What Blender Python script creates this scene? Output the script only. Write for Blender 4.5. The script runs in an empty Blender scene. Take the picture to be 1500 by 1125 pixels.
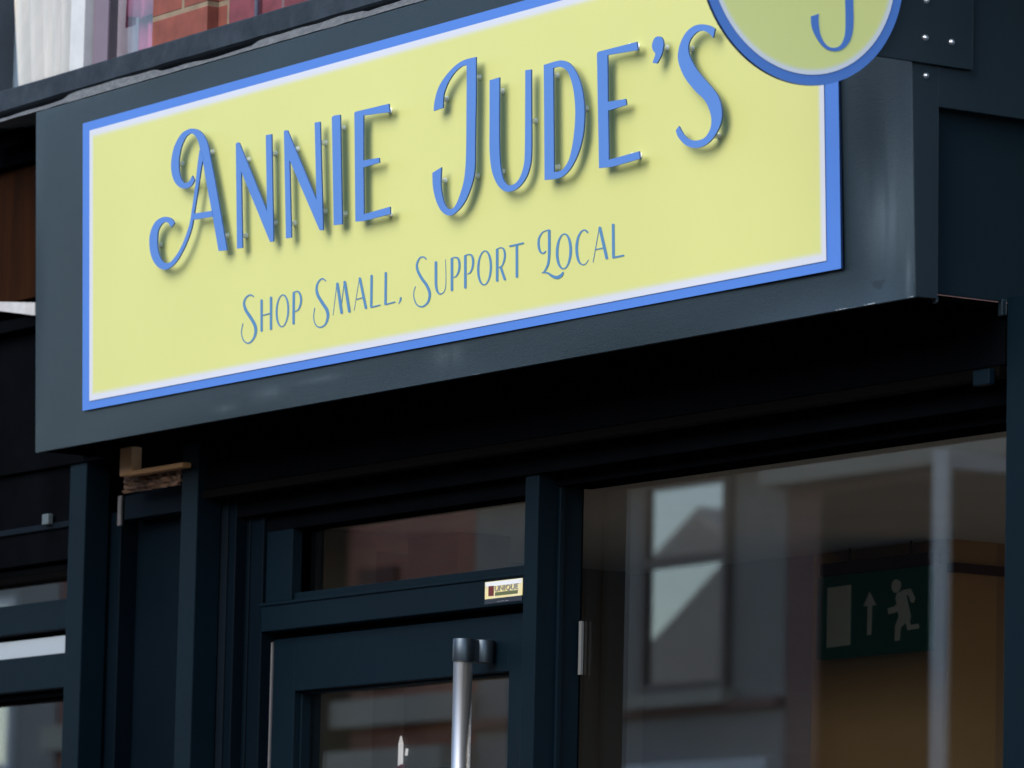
import bpy, bmesh, math, random
import numpy as np
from mathutils import Vector, Matrix, geometry, noise
random.seed(7)
sc = bpy.context.scene
COL = sc.collection

# ------------------------------------------------------------------ camera model (solved from the photograph's vanishing points)
F = 8000.0; ROLL = .022; VA = (-5250, 907)
A_ = np.array([VA[0], VA[1], F]); A_ = -A_/np.linalg.norm(A_)
_vy = -F*F/(VA[1]-VA[0]*ROLL)
V_ = np.array([-ROLL*_vy, _vy, F]); V_ /= np.linalg.norm(V_)
V_ -= A_*(V_@A_); V_ /= np.linalg.norm(V_)
N_ = np.cross(V_, A_)
B_ = np.array([A_, N_, V_])
def ray(x, y): return B_@np.array([(x-750)/F, (y-562.5)/F, 1.])
C_ = -(F*.56/506)*ray(52, 663)
ZB = 1.6-C_[2]; C_[2] = 1.6
TA = math.tan(math.radians(2.0)); CA = math.cos(math.radians(2.0))
def onY(x, y, Y): r = ray(x, y); return C_+r*(Y-C_[1])/r[1]
def onX(x, y, X): r = ray(x, y); return C_+r*(X-C_[0])/r[0]
def onF(x, y, w=0):           # point w metres in front of the leaning fascia face
    r = ray(x, y); k = (-(C_[1]+TA*(C_[2]-ZB))-w/CA)/(r[1]+TA*r[2]); return C_+k*r
W = float(onY(1341, 436, 0)[0])
D = .15
YO = -13.0                    # front wall line of the houses across the street
def opp(x, y, Yg=.26, Yo=None):        # where a thing mirrored in the glass stands
    Yo = YO if Yo is None else Yo
    p = onY(x, y, 2*Yg-Yo); return (float(p[0]), Yo, float(p[2]))

# ------------------------------------------------------------------ helpers
def tag(o, label=None, cat=None, group=None, kind=None):
    if label: o['label'] = label
    if cat: o['category'] = cat
    if group: o['group'] = group
    if kind: o['kind'] = kind
    return o
def thing(name, label, cat, loc=(0, 0, 0), group=None):
    o = bpy.data.objects.new(name, None); COL.objects.link(o); o.location = loc
    o.empty_display_size = .05
    return tag(o, label, cat, group)
def link(name, bm, mat, parent=None, bevel=0, smooth=False):
    me = bpy.data.meshes.new(name); bmesh.ops.recalc_face_normals(bm, faces=bm.faces[:]); bm.to_mesh(me); bm.free()
    for m in (mat if isinstance(mat, (list, tuple)) else [mat]): me.materials.append(m)
    o = bpy.data.objects.new(name, me); COL.objects.link(o)
    if parent:
        o.parent = parent
        pl = parent.location.copy(); pp = parent.parent
        while pp: pl += pp.location; pp = pp.parent
        o.location = -pl
    if smooth:
        for p in me.polygons: p.use_smooth = True
    if bevel:
        b = o.modifiers.new('bevel', 'BEVEL'); b.width = bevel; b.segments = 2; b.limit_method = 'ANGLE'; b.angle_limit = math.radians(40)
    return o
def bx(bm, x0, x1, y0, y1, z0, z1, mi=0):
    x0, x1 = sorted((x0, x1)); y0, y1 = sorted((y0, y1)); z0, z1 = sorted((z0, z1))
    v = [bm.verts.new((x, y, z)) for x in (x0, x1) for y in (y0, y1) for z in (z0, z1)]
    for f in ((0, 1, 3, 2), (4, 6, 7, 5), (0, 4, 5, 1), (2, 3, 7, 6), (0, 2, 6, 4), (1, 5, 7, 3)):
        bm.faces.new([v[i] for i in f]).material_index = mi
def box(name, b, mat, parent=None, bevel=.0015):
    bm = bmesh.new(); bx(bm, *b); return link(name, bm, mat, parent, bevel)
def boxes(name, bs, mat, parent=None, bevel=.0015):
    bm = bmesh.new()
    for b in bs: bx(bm, *b)
    return link(name, bm, mat, parent, bevel)
def cyl(bm, p0, p1, r, n=20, r2=None, mi=0):
    p0 = Vector(p0); p1 = Vector(p1); d = (p1-p0).normalized(); r2 = r if r2 is None else r2
    a = d.orthogonal().normalized(); b = d.cross(a)
    r0 = [bm.verts.new(p0+(a*math.cos(t)+b*math.sin(t))*r) for t in [2*math.pi*i/n for i in range(n)]]
    r1 = [bm.verts.new(p1+(a*math.cos(t)+b*math.sin(t))*r2) for t in [2*math.pi*i/n for i in range(n)]]
    for i in range(n):
        f = bm.faces.new((r0[i], r0[(i+1) % n], r1[(i+1) % n], r1[i])); f.material_index = mi; f.smooth = True
    bm.faces.new(r0[::-1]).material_index = mi; bm.faces.new(r1).material_index = mi
def crom(pts, closed=False, n=7):
    P = [np.array(p, float) for p in pts]; out = []
    m = len(P)
    rng = range(m if closed else m-1)
    for i in rng:
        if closed: a, b, c, d = P[i-1], P[i], P[(i+1) % m], P[(i+2) % m]
        else: a, b, c, d = P[max(i-1, 0)], P[i], P[i+1], P[min(i+2, m-1)]
        for k in range(n):
            t = k/n
            out.append(.5*((2*b)+(-a+c)*t+(2*a-5*b+4*c-d)*t*t+(-a+3*b-3*c+d)*t**3))
    if not closed: out.append(P[-1])
    return out
def prism(bm, front, back, mi=0, side_mi=None):
    """closed plate between two equal rings of 3-D points"""
    tris = geometry.tessellate_polygon([[Vector(p) for p in front]])
    vf = [bm.verts.new(p) for p in front]; vb = [bm.verts.new(p) for p in back]
    for t in tris:
        try:
            bm.faces.new([vf[i] for i in t]).material_index = mi
            bm.faces.new([vb[i] for i in t][::-1]).material_index = mi
        except ValueError: pass
    n = len(front)
    for i in range(n):
        f = bm.faces.new((vf[i], vf[(i+1) % n], vb[(i+1) % n], vb[i])); f.material_index = mi if side_mi is None else side_mi
def ring_prism(bm, fo, fi, bo, bi, mi=0, side_mi=None):
    n = len(fo); s = mi if side_mi is None else side_mi
    a = [bm.verts.new(p) for p in fo]; b = [bm.verts.new(p) for p in fi]; c = [bm.verts.new(p) for p in bo]; d = [bm.verts.new(p) for p in bi]
    for i in range(n):
        j = (i+1) % n
        bm.faces.new((a[i], a[j], b[j], b[i])).material_index = mi
        bm.faces.new((c[i], d[i], d[j], c[j])).material_index = mi
        bm.faces.new((a[i], c[i], c[j], a[j])).material_index = s
        bm.faces.new((b[i], b[j], d[j], d[i])).material_index = s

# ------------------------------------------------------------------ materials
def mat(name, col, rough=.5, metal=0, spec=.5, var=0, scale=8, bump=0, bscale=60, col2=None, coat=0, stretch=(1, 1, 1)):
    m = bpy.data.materials.new(name); m.use_nodes = True; nt = m.node_tree; b = nt.nodes['Principled BSDF']
    b.inputs['Base Color'].default_value = (*col, 1); b.inputs['Roughness'].default_value = rough
    b.inputs['Metallic'].default_value = metal; b.inputs['Specular IOR Level'].default_value = spec
    if coat: b.inputs['Coat Weight'].default_value = coat; b.inputs['Coat Roughness'].default_value = .12
    tc = nt.nodes.new('ShaderNodeTexCoord'); mp = nt.nodes.new('ShaderNodeMapping'); mp.inputs['Scale'].default_value = stretch
    nt.links.new(tc.outputs['Object'], mp.inputs[0])
    if var or col2:
        n = nt.nodes.new('ShaderNodeTexNoise'); n.inputs['Scale'].default_value = scale; n.inputs['Detail'].default_value = 6; n.inputs['Roughness'].default_value = .6
        r = nt.nodes.new('ShaderNodeValToRGB'); r.color_ramp.elements[0].position = .3; r.color_ramp.elements[1].position = .7
        c2 = col2 or tuple(min(1, c*(1+var)) for c in col); c1 = col if col2 else tuple(c*(1-var) for c in col)
        r.color_ramp.elements[0].color = (*c1, 1); r.color_ramp.elements[1].color = (*c2, 1)
        nt.links.new(mp.outputs[0], n.inputs['Vector']); nt.links.new(n.outputs['Fac'], r.inputs[0]); nt.links.new(r.outputs[0], b.inputs['Base Color'])
        rr = nt.nodes.new('ShaderNodeMapRange'); rr.inputs['To Min'].default_value = max(.02, rough*.8); rr.inputs['To Max'].default_value = min(1, rough*1.2)
        nt.links.new(n.outputs['Fac'], rr.inputs['Value']); nt.links.new(rr.outputs[0], b.inputs['Roughness'])
    if bump:
        n2 = nt.nodes.new('ShaderNodeTexNoise'); n2.inputs['Scale'].default_value = bscale; n2.inputs['Detail'].default_value = 4
        bp = nt.nodes.new('ShaderNodeBump'); bp.inputs['Strength'].default_value = bump; bp.inputs['Distance'].default_value = .002
        nt.links.new(mp.outputs[0], n2.inputs['Vector']); nt.links.new(n2.outputs['Fac'], bp.inputs['Height']); nt.links.new(bp.outputs[0], b.inputs['Normal'])
    return m
def brick_mat(name, c1, c2, mortar, axis='XZ', bw=.225, bh=.075, off=.09):
    m = bpy.data.materials.new(name); m.use_nodes = True; nt = m.node_tree; b = nt.nodes['Principled BSDF']
    tc = nt.nodes.new('ShaderNodeTexCoord'); sp = nt.nodes.new('ShaderNodeSeparateXYZ'); cb = nt.nodes.new('ShaderNodeCombineXYZ')
    nt.links.new(tc.outputs['Object'], sp.inputs[0])
    ax = nt.nodes.new('ShaderNodeMath'); ax.inputs[1].default_value = off; nt.links.new(sp.outputs['XYZ'.index(axis[0])], ax.inputs[0]); nt.links.new(ax.outputs[0], cb.inputs[0]); nt.links.new(sp.outputs['Z'], cb.inputs[1])
    br = nt.nodes.new('ShaderNodeTexBrick'); br.inputs['Scale'].default_value = 1; br.inputs['Brick Width'].default_value = bw
    br.inputs['Row Height'].default_value = bh; br.inputs['Mortar Size'].default_value = .005; br.inputs['Mortar Smooth'].default_value = .3
    br.inputs['Color1'].default_value = (*c1, 1); br.inputs['Color2'].default_value = (*c2, 1); br.inputs['Mortar'].default_value = (*mortar, 1)
    nt.links.new(cb.outputs[0], br.inputs['Vector'])
    n = nt.nodes.new('ShaderNodeTexNoise'); n.inputs['Scale'].default_value = 30; n.inputs['Detail'].default_value = 6
    nt.links.new(tc.outputs['Object'], n.inputs['Vector'])
    mx = nt.nodes.new('ShaderNodeMix'); mx.data_type = 'RGBA'; mx.blend_type = 'MULTIPLY'; mx.inputs['Factor'].default_value = .6
    rp = nt.nodes.new('ShaderNodeValToRGB'); rp.color_ramp.elements[0].position = .3; rp.color_ramp.elements[0].color = (.45, .45, .45, 1); rp.color_ramp.elements[1].position = .65
    nt.links.new(n.outputs['Fac'], rp.inputs[0]); nt.links.new(br.outputs['Color'], mx.inputs['A']); nt.links.new(rp.outputs[0], mx.inputs['B'])
    nt.links.new(mx.outputs['Result'], b.inputs['Base Color']); b.inputs['Roughness'].default_value = .85
    bp = nt.nodes.new('ShaderNodeBump'); bp.inputs['Strength'].default_value = .6; bp.inputs['Distance'].default_value = .006; bp.invert = True
    ad = nt.nodes.new('ShaderNodeMath'); ad.operation = 'MULTIPLY_ADD'; ad.inputs[1].default_value = -.3
    nt.links.new(n.outputs['Fac'], ad.inputs[0]); nt.links.new(br.outputs['Fac'], ad.inputs[2])
    nt.links.new(ad.outputs[0], bp.inputs['Height']); nt.links.new(bp.outputs[0], b.inputs['Normal'])
    return m
def glass_mat(name, tint=(.85, .88, .87), mult=2.6, rough=0.0, add=.0):
    """double glazed pane: four glass faces folded into one sheet"""
    m = bpy.data.materials.new(name); m.use_nodes = True; nt = m.node_tree; nt.nodes.clear()
    out = nt.nodes.new('ShaderNodeOutputMaterial'); mx = nt.nodes.new('ShaderNodeMixShader')
    tr = nt.nodes.new('ShaderNodeBsdfTransparent'); tr.inputs[0].default_value = (*tint, 1)
    gl = nt.nodes.new('ShaderNodeBsdfGlossy'); gl.inputs['Roughness'].default_value = rough; gl.inputs['Color'].default_value = (1, 1, 1, 1)
    fr = nt.nodes.new('ShaderNodeFresnel'); ge = nt.nodes.new('ShaderNodeNewGeometry'); mr = nt.nodes.new('ShaderNodeMapRange')
    mr.inputs['To Min'].default_value = 1.5; mr.inputs['To Max'].default_value = 1/1.5
    nt.links.new(ge.outputs['Backfacing'], mr.inputs['Value']); nt.links.new(mr.outputs[0], fr.inputs['IOR'])
    mu = nt.nodes.new('ShaderNodeMath'); mu.operation = 'MULTIPLY_ADD'; mu.use_clamp = True; mu.inputs[1].default_value = mult; mu.inputs[2].default_value = add
    nt.links.new(fr.outputs[0], mu.inputs[0]); nt.links.new(mu.outputs[0], mx.inputs[0])
    nt.links.new(tr.outputs[0], mx.inputs[1]); nt.links.new(gl.outputs[0], mx.inputs[2]); nt.links.new(mx.outputs[0], out.inputs[0])
    return m

PAINT = (.030, .041, .052)
M_fascia = mat('anthracite_powder_coat', (.0125, .0225, .0300), .30, spec=.42, var=.10, scale=2.5, bump=.22, bscale=700)
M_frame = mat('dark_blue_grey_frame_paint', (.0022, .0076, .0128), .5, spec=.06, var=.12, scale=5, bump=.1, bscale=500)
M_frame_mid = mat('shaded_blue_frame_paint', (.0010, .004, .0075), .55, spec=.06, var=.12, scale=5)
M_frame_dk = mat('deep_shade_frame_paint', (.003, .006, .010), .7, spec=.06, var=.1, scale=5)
M_soffit_shade = mat('unlit_black_boards', (.0025, .003, .004), .9, spec=.0, var=.2, scale=10)  # near-black colour carries the shade of soffit, box end and deep recesses
M_blue = mat('blue_acrylic', (.080, .195, .51), .45, spec=.4, var=.03, scale=6)
M_blue_side = mat('cut_acrylic_edge', (.03, .09, .27), .35, spec=.4)
M_blue_print = mat('blue_print', (.075, .205, .38), .45, spec=.3)
M_blue_disc = mat('blue_disc_print', (.090, .225, .62), .45, spec=.3, var=.03, scale=8)
M_white = mat('white_print', (.74, .78, .88), .4, spec=.3)
M_edge = mat('dark_panel_edge', (.01, .03, .10), .4)
M_pin = mat('clear_plastic_standoff', (.88, .89, .86), .5, spec=.4)
M_steel = mat('brushed_steel', (.80, .80, .79), .36, metal=1, bump=.2, bscale=90, stretch=(1, 1, .02))
M_screw = mat('bright_screw_steel', (.93, .94, .96), .35, metal=1)
M_lead = mat('weathered_lead', (.045, .05, .055), .8, col2=(.15, .16, .165), scale=130, bump=.8, bscale=160)
M_sill = mat('dark_painted_stone_sill', (.012, .019, .028), .85, spec=.2, col2=(.032, .044, .060), scale=22, bump=.6, bscale=90)
M_brick = brick_mat('red_brick', (.27, .072, .048), (.21, .055, .038), (.24, .18, .12))
M_brick_dk = brick_mat('dark_red_brick', (.20, .045, .06), (.14, .03, .045), (.15, .09, .10))
M_timber = mat('bare_timber', (.44, .22, .09), .75, col2=(.52, .28, .13), scale=14, stretch=(1, 1, .2), bump=.3)
M_rubble = mat('rubble_infill', (.022, .012, .009), .95, col2=(.26, .14, .085), scale=34, bump=1, bscale=60)
M_brown = mat('stained_brown_board', (.010, .0035, .0015), .85, spec=.03, col2=(.028, .010, .003), scale=9, stretch=(3, 1, .25), bump=.3)
M_wht = mat('white_paint', (.72, .73, .74), .5, var=.04, scale=20)
M_grime_wht = mat('grubby_white_board', (.42, .42, .42), .7, var=.15, scale=40)
M_glass = glass_mat('double_glazing', (.93, .94, .935), 2.0)
M_glass_up = glass_mat('upper_window_glass', (.95, .95, .96), .9)
M_mirror = glass_mat('opposite_window_glass', (.20, .22, .24), 3.0, 0, .37)
M_ochre = mat('ochre_plaster', (.46, .27, .105), .9, col2=(.38, .22, .085), scale=3, bump=.2)
M_ceil = mat('grey_ceiling_paint', (.66, .71, .72), .9, var=.06, scale=4)
M_green = mat('dark_green_sign_plastic', (.005, .13, .08), .5, spec=.1)
M_glow = mat('pale_pictogram_print', (.74, .80, .72), .6)
M_cream = mat('cream_curtain_cloth', (.66, .58, .47), .9, col2=(.46, .42, .35), scale=8, stretch=(6, 1, .3), bump=.3)
M_pink = mat('pink_curtain_cloth', (.46, .055, .16), .85, col2=(.58, .14, .30), scale=12, bump=.3)
M_grey_wall = mat('grey_lilac_wall', (.34, .31, .34), .9, var=.1, scale=5)
M_mauve = mat('mauve_frame_side', (.15, .12, .16), .7, var=.1)
M_asphalt = mat('asphalt', (.045, .045, .047), .9, var=.25, scale=30, bump=.5)
M_paving = mat('concrete_paving', (.10, .10, .098), .9, var=.15, scale=6, bump=.4)
M_line = mat('road_line_paint', (.5, .42, .12), .7, var=.1)
M_ground = mat('ground', (.06, .06, .05), .95, var=.2, scale=.3)
M_render = mat('grey_rendered_wall', (.29, .275, .25), .9, var=.08, scale=2)
M_tan_trim = mat('painted_stone_trim', (.42, .38, .31), .85, var=.08, scale=3)
M_opp_brick = brick_mat('opposite_red_brick', (.27, .14, .12), (.23, .115, .10), (.24, .21, .20))
M_slate = mat('roof_slate', (.06, .06, .075), .7, var=.25, scale=4)
M_yel_lab = mat('sticker_yellow', (.72, .58, .16), .5, col2=(.75, .68, .45), scale=30)
M_maroon = mat('sticker_maroon', (.12, .012, .012), .5)
M_black = mat('near_black_print', (.012, .018, .03), .6)
M_grey_print = mat('grey_print', (.20, .21, .24), .6)
M_olive = mat('sticker_olive_band', (.10, .12, .05), .5)

# yellow print fading into the white border
def yellow_mat(name, y, w):
    m = bpy.data.materials.new(name); m.use_nodes = True; nt = m.node_tree; b = nt.nodes['Principled BSDF']
    at = nt.nodes.new('ShaderNodeAttribute'); at.attribute_name = 'edge'
    mx = nt.nodes.new('ShaderNodeMix'); mx.data_type = 'RGBA'; mx.inputs['A'].default_value = (*y, 1); mx.inputs['B'].default_value = (*w, 1)
    nt.links.new(at.outputs['Fac'], mx.inputs['Factor'])
    tc = nt.nodes.new('ShaderNodeTexCoord'); n = nt.nodes.new('ShaderNodeTexNoise'); n.inputs['Scale'].default_value = 2.2; n.inputs['Detail'].default_value = 5
    nt.links.new(tc.outputs['Object'], n.inputs['Vector'])
    rp = nt.nodes.new('ShaderNodeValToRGB'); rp.color_ramp.elements[0].position = .35; rp.color_ramp.elements[0].color = (.955, .96, .94, 1); rp.color_ramp.elements[1].position = .65
    nt.links.new(n.outputs['Fac'], rp.inputs[0])
    mu = nt.nodes.new('ShaderNodeMix'); mu.data_type = 'RGBA'; mu.blend_type = 'MULTIPLY'; mu.inputs['Factor'].default_value = 1
    nt.links.new(mx.outputs['Result'], mu.inputs['A']); nt.links.new(rp.outputs[0], mu.inputs['B']); nt.links.new(mu.outputs['Result'], b.inputs['Base Color'])
    b.inputs['Roughness'].default_value = .38; b.inputs['Specular IOR Level'].default_value = .4
    return m
M_yellow = yellow_mat('pale_yellow_print', (.585, .590, .215), (.56, .58, .66))
M_yellow_disc = yellow_mat('brightened_yellow_print', (.84, .86, .31), (.80, .83, .90))  # board's yellow raised in colour, making up for dim light on the disc

# ------------------------------------------------------------------ setting
g = boxes('ground', [(-120, 80, -90, 90, -.5, -.16)], M_ground, bevel=0); tag(g, kind='structure')
g = boxes('road', [(-90, 60, YO+2.6, -2.2, -.30, -.13)], M_asphalt, bevel=0); tag(g, kind='structure')
g = boxes('pavement', [(-90, 60, -2.2, .55, -.30, 0)], M_paving, bevel=.01); tag(g, kind='structure')
g = boxes('far_pavement', [(-90, 60, YO-.3, YO+2.6, -.30, 0)], M_paving, bevel=.01); tag(g, kind='structure')
for yy, nm in ((-2.5, 'near'), (YO+2.9, 'far')):
    g = boxes('road_line', [(-90, 60, yy-.05, yy+.05, -.131, -.126)], M_line, bevel=0)
    tag(g, kind='structure')

# ------------------------------------------------------------------ fascia box (sign box over the shop)
ZT = float(onF(52, 165)[2])
def FP(u, z, w=0):    # point on the leaning plane: X=u, height z, w metres in front
    return Vector((u, -TA*(z-ZB)-w/CA, z))
def smear_sheen_mat():
    m = M_fascia.copy(); m.name = 'anthracite_panel_smears_and_sheen'; nt = m.node_tree; b = nt.nodes['Principled BSDF']
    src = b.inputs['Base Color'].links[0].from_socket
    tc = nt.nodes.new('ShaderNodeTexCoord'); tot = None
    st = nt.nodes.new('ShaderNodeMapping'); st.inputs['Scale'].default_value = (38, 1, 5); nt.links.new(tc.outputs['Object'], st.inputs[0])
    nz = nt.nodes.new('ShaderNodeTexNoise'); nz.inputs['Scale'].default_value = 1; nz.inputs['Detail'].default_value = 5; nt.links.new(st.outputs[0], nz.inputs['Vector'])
    for (px, py, rx, rz, k) in ((1292, 310, .10, .13, .75), (1330, 400, .012, .06, .8), (655, 520, .09, .035, .45), (395, 575, .08, .020, .6), (330, 598, .06, .014, .4), (470, 555, .12, .010, .4), (150, 130, .5, .03, .25)):  # right-end patches paint the panel's soft reflection, low streaks are smudges
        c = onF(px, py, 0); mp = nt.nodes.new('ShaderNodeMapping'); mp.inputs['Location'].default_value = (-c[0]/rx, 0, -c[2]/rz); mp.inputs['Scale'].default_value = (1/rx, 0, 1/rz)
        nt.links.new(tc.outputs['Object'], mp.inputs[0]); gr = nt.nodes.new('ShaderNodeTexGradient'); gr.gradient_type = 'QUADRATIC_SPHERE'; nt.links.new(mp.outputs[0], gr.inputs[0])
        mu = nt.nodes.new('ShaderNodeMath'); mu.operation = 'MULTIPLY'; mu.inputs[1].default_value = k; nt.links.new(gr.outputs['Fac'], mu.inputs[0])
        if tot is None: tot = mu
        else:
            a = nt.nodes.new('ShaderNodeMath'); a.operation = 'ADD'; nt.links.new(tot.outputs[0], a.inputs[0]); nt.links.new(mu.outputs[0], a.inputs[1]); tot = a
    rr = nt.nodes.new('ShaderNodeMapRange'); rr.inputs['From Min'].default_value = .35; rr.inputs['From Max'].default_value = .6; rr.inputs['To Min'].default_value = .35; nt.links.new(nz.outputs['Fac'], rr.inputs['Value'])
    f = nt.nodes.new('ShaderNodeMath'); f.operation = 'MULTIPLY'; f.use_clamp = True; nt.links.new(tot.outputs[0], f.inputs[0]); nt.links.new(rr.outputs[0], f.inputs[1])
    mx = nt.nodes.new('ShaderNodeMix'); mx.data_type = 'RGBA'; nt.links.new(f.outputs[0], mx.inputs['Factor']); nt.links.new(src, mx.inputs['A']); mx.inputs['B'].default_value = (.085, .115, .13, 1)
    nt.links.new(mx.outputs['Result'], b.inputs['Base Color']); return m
M_fascia_front = smear_sheen_mat()
fas = thing('fascia_box', 'long anthracite metal sign box above the shopfront, its face leaning slightly forward', 'sign box', (W/2, .08, ZB))
# front sheet as a fine grid so that it can carry shallow dents
bm = bmesh.new(); nx, nz = 120, 30; grid = []
for i in range(nx+1):
    row = []
    for j in range(nz+1):
        u = W*i/nx; z = ZB+(ZT-ZB)*j/nz
        q = noise.noise(Vector((u*1.6, z*3.0, 0)))*.004 + noise.noise(Vector((u*5, z*5, 4)))*.0005
        e = min(1, (W-u)/.02, u/.02, (z-ZB)/.02, (ZT-z)/.02); e = max(0, e)
        d = math.exp(-(((u-2.27)/.035)**2+((z-2.75)/.11)**2))*.007 + .0022*math.exp(-((u-2.318)/.006)**2)
        row.append(bm.verts.new(FP(u, z, (q-d)*e)))
    grid.append(row)
for i in range(nx):
    for j in range(nz): bm.faces.new((grid[i][j], grid[i+1][j], grid[i+1][j+1], grid[i][j+1])).smooth = True
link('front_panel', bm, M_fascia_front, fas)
bm = bmesh.new()       # folded lips, left end and top of the box
bx(bm, .0, W-.002, .0025, .0045, ZB-.0005, ZB+.03)
link('folded_lip', bm, M_fascia, fas)
boxes('left_end_cap', [(.0005, .003, .004, .15, ZB+.002, ZT-.002)], M_soffit_shade, fas)
bm = bmesh.new(); bx(bm, .205, W-.035, .006, .21, ZB+.006, ZB+.012)
for yy in (.05, .085, .12): bx(bm, .21, W-.04, yy, yy+.004, ZB+.001, ZB+.006)
link('soffit', bm, M_soffit_shade, fas)
box('box_top', (.0, W-.002, .0, .145, ZT+.0005, ZT+.004), M_fascia, fas)
# end panel: flange strip turned round the corner, upper sheet, recessed lower sheet
fl1 = float(onX(1374, 250, W)[1]); zup = float(onX(1372, 155, W)[2]); zbp = float(onX(1430, 437, W-.02)[2])
bm = bmesh.new()
v = [(W, -TA*(ZB+.0-ZB)-.0, ZB), (W, fl1+.002, ZB+.001), (W, fl1-.002, ZT+.0), (W, -TA*(ZT-ZB), ZT+.0)]
prism(bm, v, [(p[0]-.003, p[1], p[2]) for p in v])
link('corner_flange', bm, M_fascia, fas, .0008)
bm = bmesh.new()
v = [(W-.0008, fl1-.0005, zup-.001), (W-.0008, .6, zup-.001), (W-.0008, .6, ZT+.35), (W-.0008, fl1-.0005, ZT+.35)]
prism(bm, v, [(p[0]-.004, p[1], p[2]) for p in v])
link('upper_end_panel', bm, M_fascia, fas, .0008)
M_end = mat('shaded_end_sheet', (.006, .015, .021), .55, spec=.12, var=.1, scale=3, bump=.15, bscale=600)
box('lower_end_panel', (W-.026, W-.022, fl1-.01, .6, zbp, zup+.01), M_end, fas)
boxes('end_bracket', [(W-.03, W-.021, .155, .163, zbp-.018, zbp+.004)], M_fascia, fas)
boxes('end_clip', [(W-.012, W-.003, fl1+.002, fl1+.006, ZB-.004, ZB+.004)], M_fascia, fas)
# chipped bright edge spots along the bottom lip
M_scuff = mat('bare_scuffed_metal', (.45, .5, .54), .5, var=.2, scale=200)
for (a, b) in ((1226, 1258), (1268, 1284), (1332, 1342), (694, 703)):
    bm = bmesh.new(); pa = onF(a, 560, 0)[0]; pb = onF(b, 560, 0)[0]; n = 6
    for i in range(n):
        x0 = pa+(pb-pa)*i/n; x1 = pa+(pb-pa)*(i+.95)/n; h = random.uniform(.0005, .0017)*(1 if a > 1000 else .5)
        vv = [FP(x0, ZB+.0004, .0006), FP(x1, ZB+.0004, .0006), FP(x1, ZB+h*random.uniform(.5, 1), .0006), FP(x0, ZB+h, .0006)]
        bm.faces.new([bm.verts.new(p) for p in vv])
    link('scuffed_edge', bm, M_scuff, fas)
# screws in the flange
def dome(bm, c, r, axis=Vector((1, 0, 0))):
    cyl(bm, Vector(c)-axis*.001, Vector(c)+axis*.0012, r, 16, r*.95); cyl(bm, Vector(c)+axis*.0011, Vector(c)+axis*.003, r*.93, 16, r*.35)
bm = bmesh.new(); p = onX(1356, 111, W); dome(bm, (W+.001, p[1], p[2]), .0037); link('flange_screw', bm, M_screw, fas)

# lead flashing dressed over the box top, lapped and wavy
bm = bmesh.new(); n = 150; rows = []
zl = ZT+.001
for i in range(n+1):
    x = -.35+(W+.35)*i/n
    wob = .006*noise.noise(Vector((x*3.1, 0, 0)))+.003*noise.noise(Vector((x*11, 5, 0)))
    lap = .006 if (x % .62) < .31 else 0
    rows.append([bm.verts.new((x, -.016+.003*noise.noise(Vector((x*20, 1, 0))), zl+.002)), bm.verts.new((x, .014+wob*.2, zl+.011+wob*.3)),
                 bm.verts.new((x, .026, zl+.021+wob*.8+lap*.4)), bm.verts.new((x, .034, zl+.029+wob+lap*.6)), bm.verts.new((x, .12, zl+.031+wob+lap*.6))])
for i in range(n):
    for j in range(4): bm.faces.new((rows[i][j], rows[i+1][j], rows[i+1][j+1], rows[i][j+1])).smooth = True
link('lead_flashing', bm, M_lead, fas)

# ------------------------------------------------------------------ yellow name board
TB = .004
def boardpt(x, y, w): p = onF(x, y, w); return float(p[0]), float(p[2])
u0, z1 = boardpt(121, 181, TB); _, z0 = boardpt(121, 602, TB); u1, z0b = boardpt(1232, 393, TB)
z0 = (z0+z0b)/2; u0 = .5*(u0+boardpt(121, 602, TB)[0])
bd = thing('name_board', 'long pale yellow shop name board edged in blue and white', 'sign board', FP((u0+u1)/2, z0, 0))
def rect(u0, z0, u1, z1, w): return [FP(u0, z0, w), FP(u1, z0, w), FP(u1, z1, w), FP(u0, z1, w)]
bm = bmesh.new(); prism(bm, rect(u0, z0, u1, z1, TB), rect(u0, z0, u1, z1, .0006), 0, 1)
link('blue_border', bm, [mat('blue_border_print', (.070, .185, .55), .45, spec=.3, var=.03, scale=4), M_edge], bd)
ub, zb_ = boardpt(131.8, 590, TB); uc, zc_ = boardpt(1211.5, 379, TB); _, zt_ = boardpt(131.8, 191.5, TB)
zlo = (zb_+zc_)/2
def rings(bm, pf, specs, mi=0):
    lay = bm.verts.layers.float.new('edge')
    prev = None
    for (k, e) in specs:
        cur = [bm.verts.new(p) for p in pf(k)]
        for vv in cur: vv[lay] = e
        if prev:
            n = len(cur)
            for i in range(n): bm.faces.new((prev[i], prev[(i+1) % n], cur[(i+1) % n], cur[i]))
        prev = cur
    bm.faces.new(prev)
bm = bmesh.new()
rings(bm, lambda k: rect(ub+k, zlo+k, uc-k, zt_-k, TB+.0012), [(0, 1), (.0065, 1), (.009, .75), (.0115, .35), (.014, .08), (.017, 0)])
link('yellow_face', bm, M_yellow, bd)

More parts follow.
